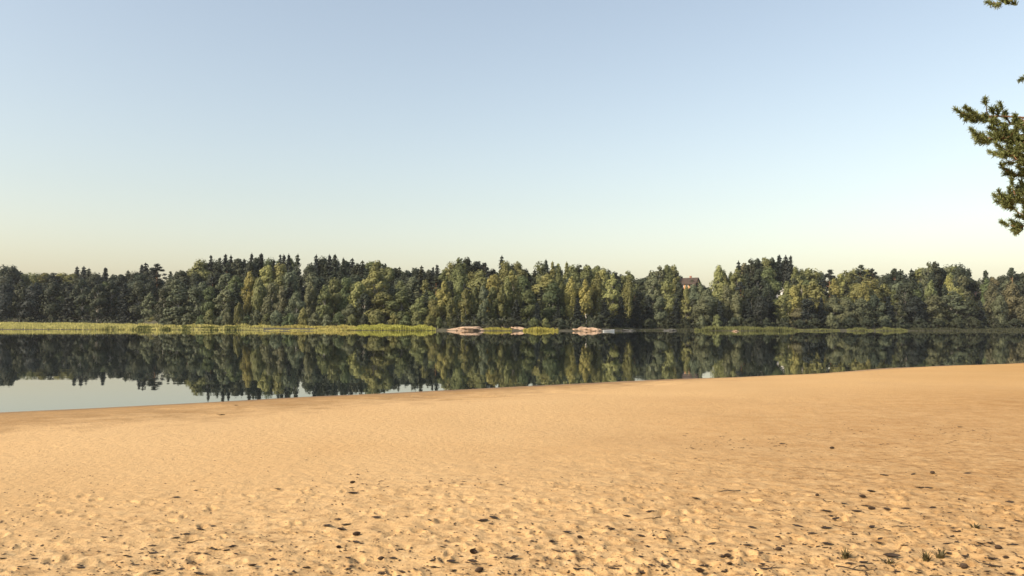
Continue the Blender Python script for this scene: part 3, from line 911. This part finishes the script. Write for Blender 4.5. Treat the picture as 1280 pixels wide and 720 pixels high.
# ------------------------------------------------------------------ pine whose branches reach into the frame from the right
def build_pine():
    rng = np.random.default_rng(5)
    base = Vector((11.2, 12.2, 0)); base.z = sand_z(base.x, base.y) - 0.1
    root = empty('pine_tree', base)
    tag(root, 'pine at the right edge, only needle-clumped branch ends in view', 'pine')
    H = 13.0
    tp = [(0, 0, 0), (0.05, 0, 2.5), (-0.06, 0.05, 5.5), (0.04, 0.1, 9), (0, 0.1, H)]
    V, F = tube_np(tp, [0.19, 0.16, 0.13, 0.09, 0.02], 14)
    a = Acc(); a.add(V, F); a.build('trunk', M['pine_bark'], root, True)

    def branch(start, tip, sag, ntw, spread, tuft_r, dens, zsq=1.0):
        start = np.array(start, float); tip = np.array(tip, float)
        w = Acc(); nd_p = []; nd_d = []; nd_l = []
        ts = np.linspace(0, 1, 9)
        pts = [start + (tip - start) * t + np.array([0, 0, -sag * math.sin(math.pi * t)]) + rng.normal(size=3) * 0.03 for t in ts]
        V, F = tube_np(pts, list(0.036 * (1 - ts) + 0.007), 7); w.add(V, F)
        ends = [(pts[-1], (tip - start) / np.linalg.norm(tip - start))]
        for i in range(ntw):
            t = rng.uniform(0.30, 1.0); k = t * 8; i0 = min(int(k), 7)
            p = pts[i0] + (pts[i0 + 1] - pts[i0]) * (k - i0)
            dr = (tip - start) / np.linalg.norm(tip - start) * 0.7 + rng.normal(size=3) * np.array([0.5, 0.7, 0.55 * zsq]); dr /= np.linalg.norm(dr)
            L = spread * rng.uniform(0.35, 1.0)
            q1 = p + dr * L * 0.5; q2 = q1 + (dr + np.array([0, 0, 0.35])) * L * 0.5
            V, F = tube_np([p, q1, q2], [0.011, 0.008, 0.004], 5); w.add(V, F)
            ends.append((q2, dr + np.array([0, 0, 0.7])))
            if rng.random() < 0.7:
                ends.append((q1 + rng.normal(size=3) * 0.03, dr + np.array([0, 0, 0.5]) + rng.normal(size=3) * 0.4))
        b = w.build('branch', M['pine_bark'], root, True)
        VV = []; FF = []; n0 = 0
        for (p, d) in ends:
            d = d / np.linalg.norm(d)
            m = int(dens * rng.uniform(0.8, 1.2))
            along = rng.uniform(-0.09, 0.04, m)[:, None] * d
            D = rng.normal(size=(m, 3)) * 0.62 + d * 0.85; D /= np.linalg.norm(D, axis=1, keepdims=True)
            L = (tuft_r * rng.uniform(0.6, 1.1, m))[:, None]
            s0 = p + along; s1 = s0 + D * L
            side = np.cross(D, rng.normal(size=(m, 3))); side /= np.linalg.norm(side, axis=1, keepdims=True) + 1e-9
            wd = 0.0062
            q = np.stack([s0 - side * wd, s0 + side * wd, s1 + side * wd * 0.5, s1 - side * wd * 0.5], 1).reshape(-1, 3)
            VV.append(q); FF.append(np.arange(len(q)).reshape(-1, 4) + n0); n0 += len(q)
        np_mesh('needles', np.vstack(VV), np.vstack(FF), M['needles'], b)

    def rel(px, py, Y):
        p = at(px, py, Y) - base
        return (p.x, p.y, p.z)

    def trunk_pt(z): return (0.0, 0.03, z)
    # the branches the photograph shows (tips on the traced spots)
    branch(trunk_pt(5.3), rel(1206, 140, 12.3), 0.25, 40, 0.46, 0.074, 120, 0.6)
    branch(trunk_pt(5.0), rel(1224, 172, 12.0), 0.22, 40, 0.44, 0.074, 120, 0.6)
    branch(trunk_pt(5.5), rel(1256, 156, 12.7), 0.15, 56, 0.42, 0.074, 120, 0.6)
    branch(trunk_pt(4.8), rel(1258, 190, 11.7), 0.20, 56, 0.38, 0.074, 120, 0.7)
    branch(trunk_pt(4.6), rel(1262, 220, 12.2), 0.15, 52, 0.34, 0.074, 120, 0.7)
    branch(trunk_pt(4.2), rel(1254, 252, 12.0), 0.10, 54, 0.32, 0.074, 120, 0.7)
    branch(trunk_pt(3.9), rel(1268, 284, 12.3), 0.02, 52, 0.28, 0.074, 120, 0.6)
    branch(trunk_pt(4.0), rel(1278, 268, 12.8), 0.02, 50, 0.30, 0.074, 120, 0.6)
    branch(trunk_pt(4.4), rel(1266, 236, 12.4), 0.08, 46, 0.32, 0.08, 120, 0.7)
    branch(trunk_pt(5.1), rel(1268, 168, 12.1), 0.15, 46, 0.36, 0.08, 120, 0.7)
    branch(trunk_pt(6.9), rel(1276, 102, 12.4), 0.35, 6, 0.24, 0.074, 120, 0.5)
    branch(trunk_pt(7.9), rel(1258, 2, 12.2), 0.22, 16, 0.30, 0.074, 120, 0.3)
    # the rest of the crown, out of frame
    for z, a, L in ((5.6, 0.5, 2.6), (6.4, 1.6, 2.8), (6.0, -0.8, 2.6), (7.4, 0.1, 2.6), (8.3, 2.3, 2.4), (9.1, -0.2, 2.2), (9.8, 1.2, 2.0), (10.6, -1.2, 1.8), (11.4, 0.6, 1.4), (12.2, 2.4, 1.2), (10.2, 3.0, 1.7)):
        branch((0, 0.05, z), (L * math.cos(a), L * math.sin(a), z + 0.5), 0.15, 26, 0.5, 0.095, 80)


build_pine()

# ------------------------------------------------------------------ litter on the sand
def leaf_mesh(seed):
    rng = np.random.default_rng(seed); V = []; F = []
    n, m = 7, 5
    curl = rng.uniform(0.5, 1.2); cup = rng.uniform(0.4, 1.0)
    for i in range(n):
        t = i / (n - 1); w = 0.24 * math.sin(math.pi * min(1, t * 0.93 + 0.05)) ** 0.9
        for j in range(m):
            s = (j / (m - 1) - 0.5) * 2
            V.append(((t - 0.5), s * w + rng.normal() * 0.015, 0.06 + 0.28 * cup * abs(s) ** 1.5 * w * 2 + curl * 0.35 * (t - 0.45) ** 2 + rng.normal() * 0.012))
    for i in range(n - 1):
        for j in range(m - 1):
            F.append((i * m + j, i * m + j + 1, (i + 1) * m + j + 1, (i + 1) * m + j))
    return V, F


def cone_mesh():
    V = []; F = []
    k, rows = 10, 9
    for i in range(rows):
        t = i / (rows - 1); r = 0.30 * math.sin(math.pi * (0.12 + 0.86 * t)) ** 0.8
        for half in (0, 1):
            for j in range(k):
                a = 2 * math.pi * (j + 0.5 * (i % 2)) / k
                q = r * ((1.0 + 0.14 * (j % 2)) if half == 0 else 0.66)
                V.append(((t - 0.5) + half * 0.05, q * math.cos(a), 0.26 + q * math.sin(a)))
    R = rows * 2
    for i in range(R - 1):
        for j in range(k):
            F.append((i * k + j, i * k + (j + 1) % k, (i + 1) * k + (j + 1) % k, (i + 1) * k + j))
    F.append(tuple(range(k - 1, -1, -1))); F.append(tuple((R - 1) * k + j for j in range(k)))
    return V, F


def twig_mesh(seed, fork):
    rng = np.random.default_rng(seed); a = Acc()
    pts = [np.array([t - 0.5, 0.05 * rng.normal(), 0.03 + 0.03 * abs(rng.normal())]) for t in np.linspace(0, 1, 6)]
    V, F = tube_np(pts, [0.020, 0.019, 0.017, 0.014, 0.011, 0.006], 7); a.add(V, F)
    for f in range(fork):
        p = pts[2 + f]; V, F = tube_np([p, p + np.array([0.14, 0.09 * (-1) ** f, 0.05]), p + np.array([0.26, 0.17 * (-1) ** f, 0.07])], [0.012, 0.009, 0.004], 6); a.add(V, F)
    return a


def mk_mesh(name, V, F, mat, sm=True):
    me = bpy.data.meshes.new(name); me.from_pydata([tuple(v) for v in V], [], [tuple(int(q) for q in f) for f in F])
    me.materials.append(mat)
    if sm: me.polygons.foreach_set('use_smooth', [True] * len(me.polygons))
    return me


LEAF_ME = [mk_mesh('dry_leaf', *leaf_mesh(i), M['dry_leaf']) for i in range(6)]
CONE_ME = mk_mesh('pine_cone', *cone_mesh(), M['cone'], False)
TWIG_ME = []
for i in range(5):
    a = twig_mesh(80 + i, (0, 1, 2, 0, 1)[i]); TWIG_ME.append(mk_mesh('twig', np.vstack(a.V), np.vstack(a.F), M['twig']))

LITTER = []     # (obj, kind, px, py)
rl = random.Random(99)


def drop(kind, px, py, wpx=None, rz=None):
    p = on_sand(px, py)
    me = {'leaf': rl.choice(LEAF_ME), 'cone': CONE_ME, 'twig': rl.choice(TWIG_ME)}[kind]
    name = {'leaf': 'dry_leaf', 'cone': 'pine_cone', 'twig': 'twig'}[kind]
    o = bpy.data.objects.new(name, me); COL.objects.link(o)
    if kind == 'cone' and wpx: wpx *= 0.72
    size = (wpx or {'leaf': 11.5, 'cone': 11, 'twig': 28}[kind] * rl.uniform(0.8, 1.25)) * p.y / FPX
    if wpx is None: size = min(size, {'leaf': 0.085, 'cone': 0.055, 'twig': 0.3}[kind])
    o.scale = (size, size * rl.uniform(0.9, 1.2), size * (1.0 if kind != 'leaf' else rl.uniform(0.6, 1.3)))
    o.location = (p.x, p.y, p.z - 0.02 * size)
    o.rotation_euler = (rl.uniform(-.15, .15), rl.uniform(-.15, .15), rl.uniform(-0.6, 0.6) + (math.pi if rl.random() < 0.5 else 0) if rz is None else rz)
    LITTER.append((o, kind, px, py))


L_LEAF = """220 622 12;233 668;250 661;265 658;219 673;262 685;270 688;291 684;316 708;192 692;131 672;190 714;226 712;195 718;248 718;3 699;43 699;100 710;347 612;441 617;538 652 10;409 658;424 650;433 656;427 663;437 677;341 700;435 698;435 712;478 717;502 716 11;541 701;564 702;590 702;598 711;617 648;604 652;634 699;543 710;471 648;870 624;813 640;783 646;709 666;764 662;690 678;643 698 13;716 690;853 687;810 684;830 678;890 680;934 682 11;831 709;802 717;955 706;880 709;940 660;1055 630;1083 633;1071 640;1132 636;1166 635;1150 609;1161 610;1089 615;1032 639;1045 651;1040 646;997 658;973 669;1090 659 10;1015 667;1033 661;1013 682;1035 681;978 698;1064 705;1115 697 20;1190 697;1205 696 12;1225 680 12;1238 680 10;1268 681 12;1252 661;1273 652 10;1240 700 12;1262 718 14;1185 680;1262 628;1195 665;1100 683 12;1080 704 16;1150 716;294 499 8;276 519 10;295 507 6;978 555;1142 593;1200 534;1209 592;1105 595"""
L_CONE = """441 604 9;446 669;423 685 9;476 700 12;592 692;599 715;725 673 10;765 662 7;910 697 13;874 715 15;912 706 10;1021 620 8;1090 637;1078 622;974 688 12;1248 686;1257 698 10;1205 710;1166 592;1040 561 8"""
L_TWIG = """192 692 17;275 699 12;697 677 18;815 648 26;865 632 20;670 693 18;768 712 26;945 715 34;965 710 34;1052 659 22;1030 626 20;1070 715 46;361 718 22;598 705 26;905 615 40;1175 720 30;890 661 18;1230 706 40;543 704 18"""
for kind, src in (('leaf', L_LEAF), ('cone', L_CONE), ('twig', L_TWIG)):
    for q in src.replace('\n', '').split(';'):
        v = [float(t) for t in q.split()]
        drop(kind, *v)

BANDS = [(606, 'on the smooth sand'), (640, 'above the trampled sand'), (664, 'on upper trampled sand'), (688, 'on middle trampled sand'), (704, 'on lower trampled sand'), (999, 'along the bottom edge')]
COLS = [(160, 'at far left'), (320, 'at left'), (480, 'left of centre'), (640, 'just left of centre'), (800, 'just right of centre'), (940, 'right of centre'), (1080, 'left of green tufts'), (1190, 'among the green tufts'), (9999, 'at far right')]


def cell(px, py):
    return next(i for i, s in enumerate(BANDS) if py < s[0]), next(i for i, s in enumerate(COLS) if px < s[0])


more = 0
while more < 95:
    px = 1280 * rl.random() ** 0.62; py = 716 - 95 * rl.random() ** 1.5 * (0.4 + 0.6 * px / 1280)
    k = rl.choices(['leaf', 'twig', 'cone'], [0.8, 0.12, 0.08])[0]
    if sum(1 for q in LITTER if q[1] == k and cell(q[2], q[3]) == cell(px, py)) >= 11: continue
    drop(k, px, py, rl.uniform(5, 11) if k != 'twig' else rl.uniform(14, 30)); more += 1



def tuft(px, py, hpx, wpx, label, seed, n=26):
    p = on_sand(px, py)
    rng = np.random.default_rng(seed)
    H = 0.8 * hpx * p.y / FPX; Wd = wpx * p.y / FPX
    VV = []
    for i in range(n):
        a = rng.uniform(0, 6.283); r0 = Wd * 0.18 * math.sqrt(rng.random()); b = np.array([r0 * math.cos(a), r0 * math.sin(a), -0.02])
        l = H * rng.uniform(0.6, 1.1); lean = np.array([math.cos(a), math.sin(a), 0]) * Wd * 0.6 * rng.uniform(0.2, 1.2)
        sd_ = np.cross(lean + [0, 0, 1e-3], [0, 0, 1]); sd_ /= np.linalg.norm(sd_) + 1e-9; w = 0.009 * rng.uniform(0.6, 1.3)
        c = [b, b + lean * 0.3 + [0, 0, l * 0.55], b + lean + [0, 0, l * rng.uniform(0.75, 1)]]
        for k in range(2):
            w0 = w * (1 - 0.4 * k); w1 = w * (0.6 - 0.5 * k)
            VV.append([c[k] - sd_ * w0, c[k] + sd_ * w0, c[k + 1] + sd_ * w1, c[k + 1] - sd_ * w1])
    V = np.array(VV).reshape(-1, 3)
    o = np_mesh('grass_tuft', V, np.arange(len(V)).reshape(-1, 4), M['tuft'])
    o.location = p
    tag(o, label, 'grass tuft', 'grass tufts on the sand')


tuft(1057, 698, 20, 17, 'leftmost of the small green tufts in the lower right sand', 1)
tuft(1176, 698, 20, 18, 'green tuft just right of the split yellowish tuft', 2)
tuft(1158, 701, 22, 16, 'split yellowish tuft standing left of a greener tuft', 3)
tuft(1219, 662, 12, 16, 'dark low tuft standing highest up the right sand', 4)
tuft(1113, 704, 14, 20, 'flattened dark tuft between the leftmost and the split tuft', 5, 18)


def build_specks():
    rng = np.random.default_rng(17); acc = Acc()
    n = 0
    while n < 2200:
        px = rng.uniform(0, 1280); py = 560 + 160 * rng.uniform(0, 1) ** 0.6
        if rng.random() > 0.25 + 0.75 * (py - 560) / 160 * (0.5 + 0.5 * px / 1280): continue
        p = on_sand(px, py); s = rng.uniform(0.005, 0.020)
        a = rng.uniform(0, 6.28); L = s * rng.uniform(0.8, 2.4)
        u = np.array([math.cos(a), math.sin(a), 0]) * L / 2; v = np.array([-math.sin(a), math.cos(a), 0]) * s / 2; c = np.array(p) + [0, 0, 0.004]
        h = np.array([0, 0, s * 0.3])
        V = [c - u, c + v - u * .2, c + u, c - v + u * .2, c + h]
        acc.add(V, [(0, 3, 4), (3, 2, 4), (2, 1, 4), (1, 0, 4)]); n += 1
    n = 0
    while n < 300:                          # a thin wrack line across the right half of the beach
        px = rng.uniform(850, 1300) if n > 60 else rng.uniform(420, 640)
        py = (560 - 0.052 * (px - 860) + rng.normal() * 9) if n > 60 else 604 + rng.normal() * 9
        if vnoise(np.array([px / 22.0]), np.array([py / 9.0]), 91)[0] < 0.02: continue
        p = on_sand(px, py); s = rng.uniform(0.006, 0.017); a = rng.normal() * 0.5; L = s * rng.uniform(1.0, 5.0)
        u = np.array([math.cos(a), math.sin(a), 0]) * L / 2; v = np.array([-math.sin(a), math.cos(a), 0]) * s / 2; c = np.array(p) + [0, 0, 0.004]
        acc.add([c - u, c + v - u * .2, c + u, c - v + u * .2, c + [0, 0, s * 0.4]], [(0, 3, 4), (3, 2, 4), (2, 1, 4), (1, 0, 4)]); n += 1
    o = acc.build('litter', M['crumb'], None)
    tag(o, 'scattered dark crumbs of dead leaves and bark over the sand', 'litter', kind='stuff')


build_specks()

# ------------------------------------------------------------------ labels that single each thing out
ORD = ['', 'second', 'third', 'fourth', 'fifth', 'sixth', 'seventh', 'eighth', 'ninth', 'tenth', 'eleventh', 'twelfth']
NUM = ['', 'one', 'two', 'three', 'four', 'five', 'six', 'seven', 'eight', 'nine', 'ten', 'eleven', 'twelve']


def place(i, n):
    if n == 1: return ''
    if n == 2: return 'left of a pair' if i == 0 else 'right of a pair'
    if i == 0: return 'leftmost of ' + NUM[n]
    if i == n - 1: return 'rightmost of ' + NUM[n]
    return ORD[i] + ' of ' + NUM[n] + ' from left'


SECT = [(60, 'at the far left end'), (120, 'above the widest reeds'), (206, 'left of first skyline notch'), (262, 'right of first skyline notch'),
        (320, 'among the left spires'), (381, 'left of second skyline notch'), (440, 'right of second skyline notch'), (500, 'above the lime-green reeds'),
        (550, 'left of the widest boulder'), (608, 'above the widest boulder'), (660, 'above the yellow reed clump'), (717, 'left of the lone shore birch'),
        (760, 'above the twin pink boulders'), (808, 'right of the white boat'), (850, 'left of the orange house'), (892, 'right of the orange house'),
        (934, 'right of the treetop dip'), (972, 'left of the white house'), (1026, 'right of the white house'), (1085, 'well right of white house'),
        (1135, 'left of the broad right clump'), (1180, 'in the broad right clump'), (1226, 'left of the reddish cabin'), (9999, 'at the far right end')]
ROW = {'back': 'rear-row', 'sky': 'skyline', 'mid': 'middle-row', 'front': 'front-row', 'bush': 'low shoreside'}
KG = {'s': 'spruces on the far shore', 'd': 'leafy trees on the far shore', 'b': 'birches on the far shore', 'p': 'pines on the far shore', 'u': 'bushes along the far shore'}
cells = {}
for t in TREES:
    sec = next(i for i, s in enumerate(SECT) if t['px'] < s[0])
    cells.setdefault((sec, t['row'], t['kind'], t['tint']), []).append(t)
for (sec, row, kind, tint), ts in cells.items():
    ts.sort(key=lambda t: t['px'])
    for i, t in enumerate(ts):
        q = place(i, len(ts))
        lab = f"{TINT[tint][1]} {ROW[row]} {KIND[kind][1]} {SECT[sec][1]}" + (', ' + q if q else '')
        tag(t['root'], lab, KIND[kind][1], KG[kind])

LW = {'leaf': ('dark dead leaf', 'leaf', 'dead leaves on the sand'), 'cone': ('brown pine cone', 'pine cone', 'pine cones on the sand'), 'twig': ('thin dead twig', 'twig', 'twigs on the sand')}
cells = {}
for (o, kind, px, py) in LITTER:
    b, c = cell(px, py)
    cells.setdefault((kind, b, c), []).append((px, o))
for (kind, b, c), v in cells.items():
    v.sort(key=lambda q: q[0])
    for i, (px, o) in enumerate(v):
        q = place(i, len(v))
        tag(o, f"{LW[kind][0]} {BANDS[b][1]} {COLS[c][1]}" + (', ' + q if q else ''), LW[kind][1], LW[kind][2])
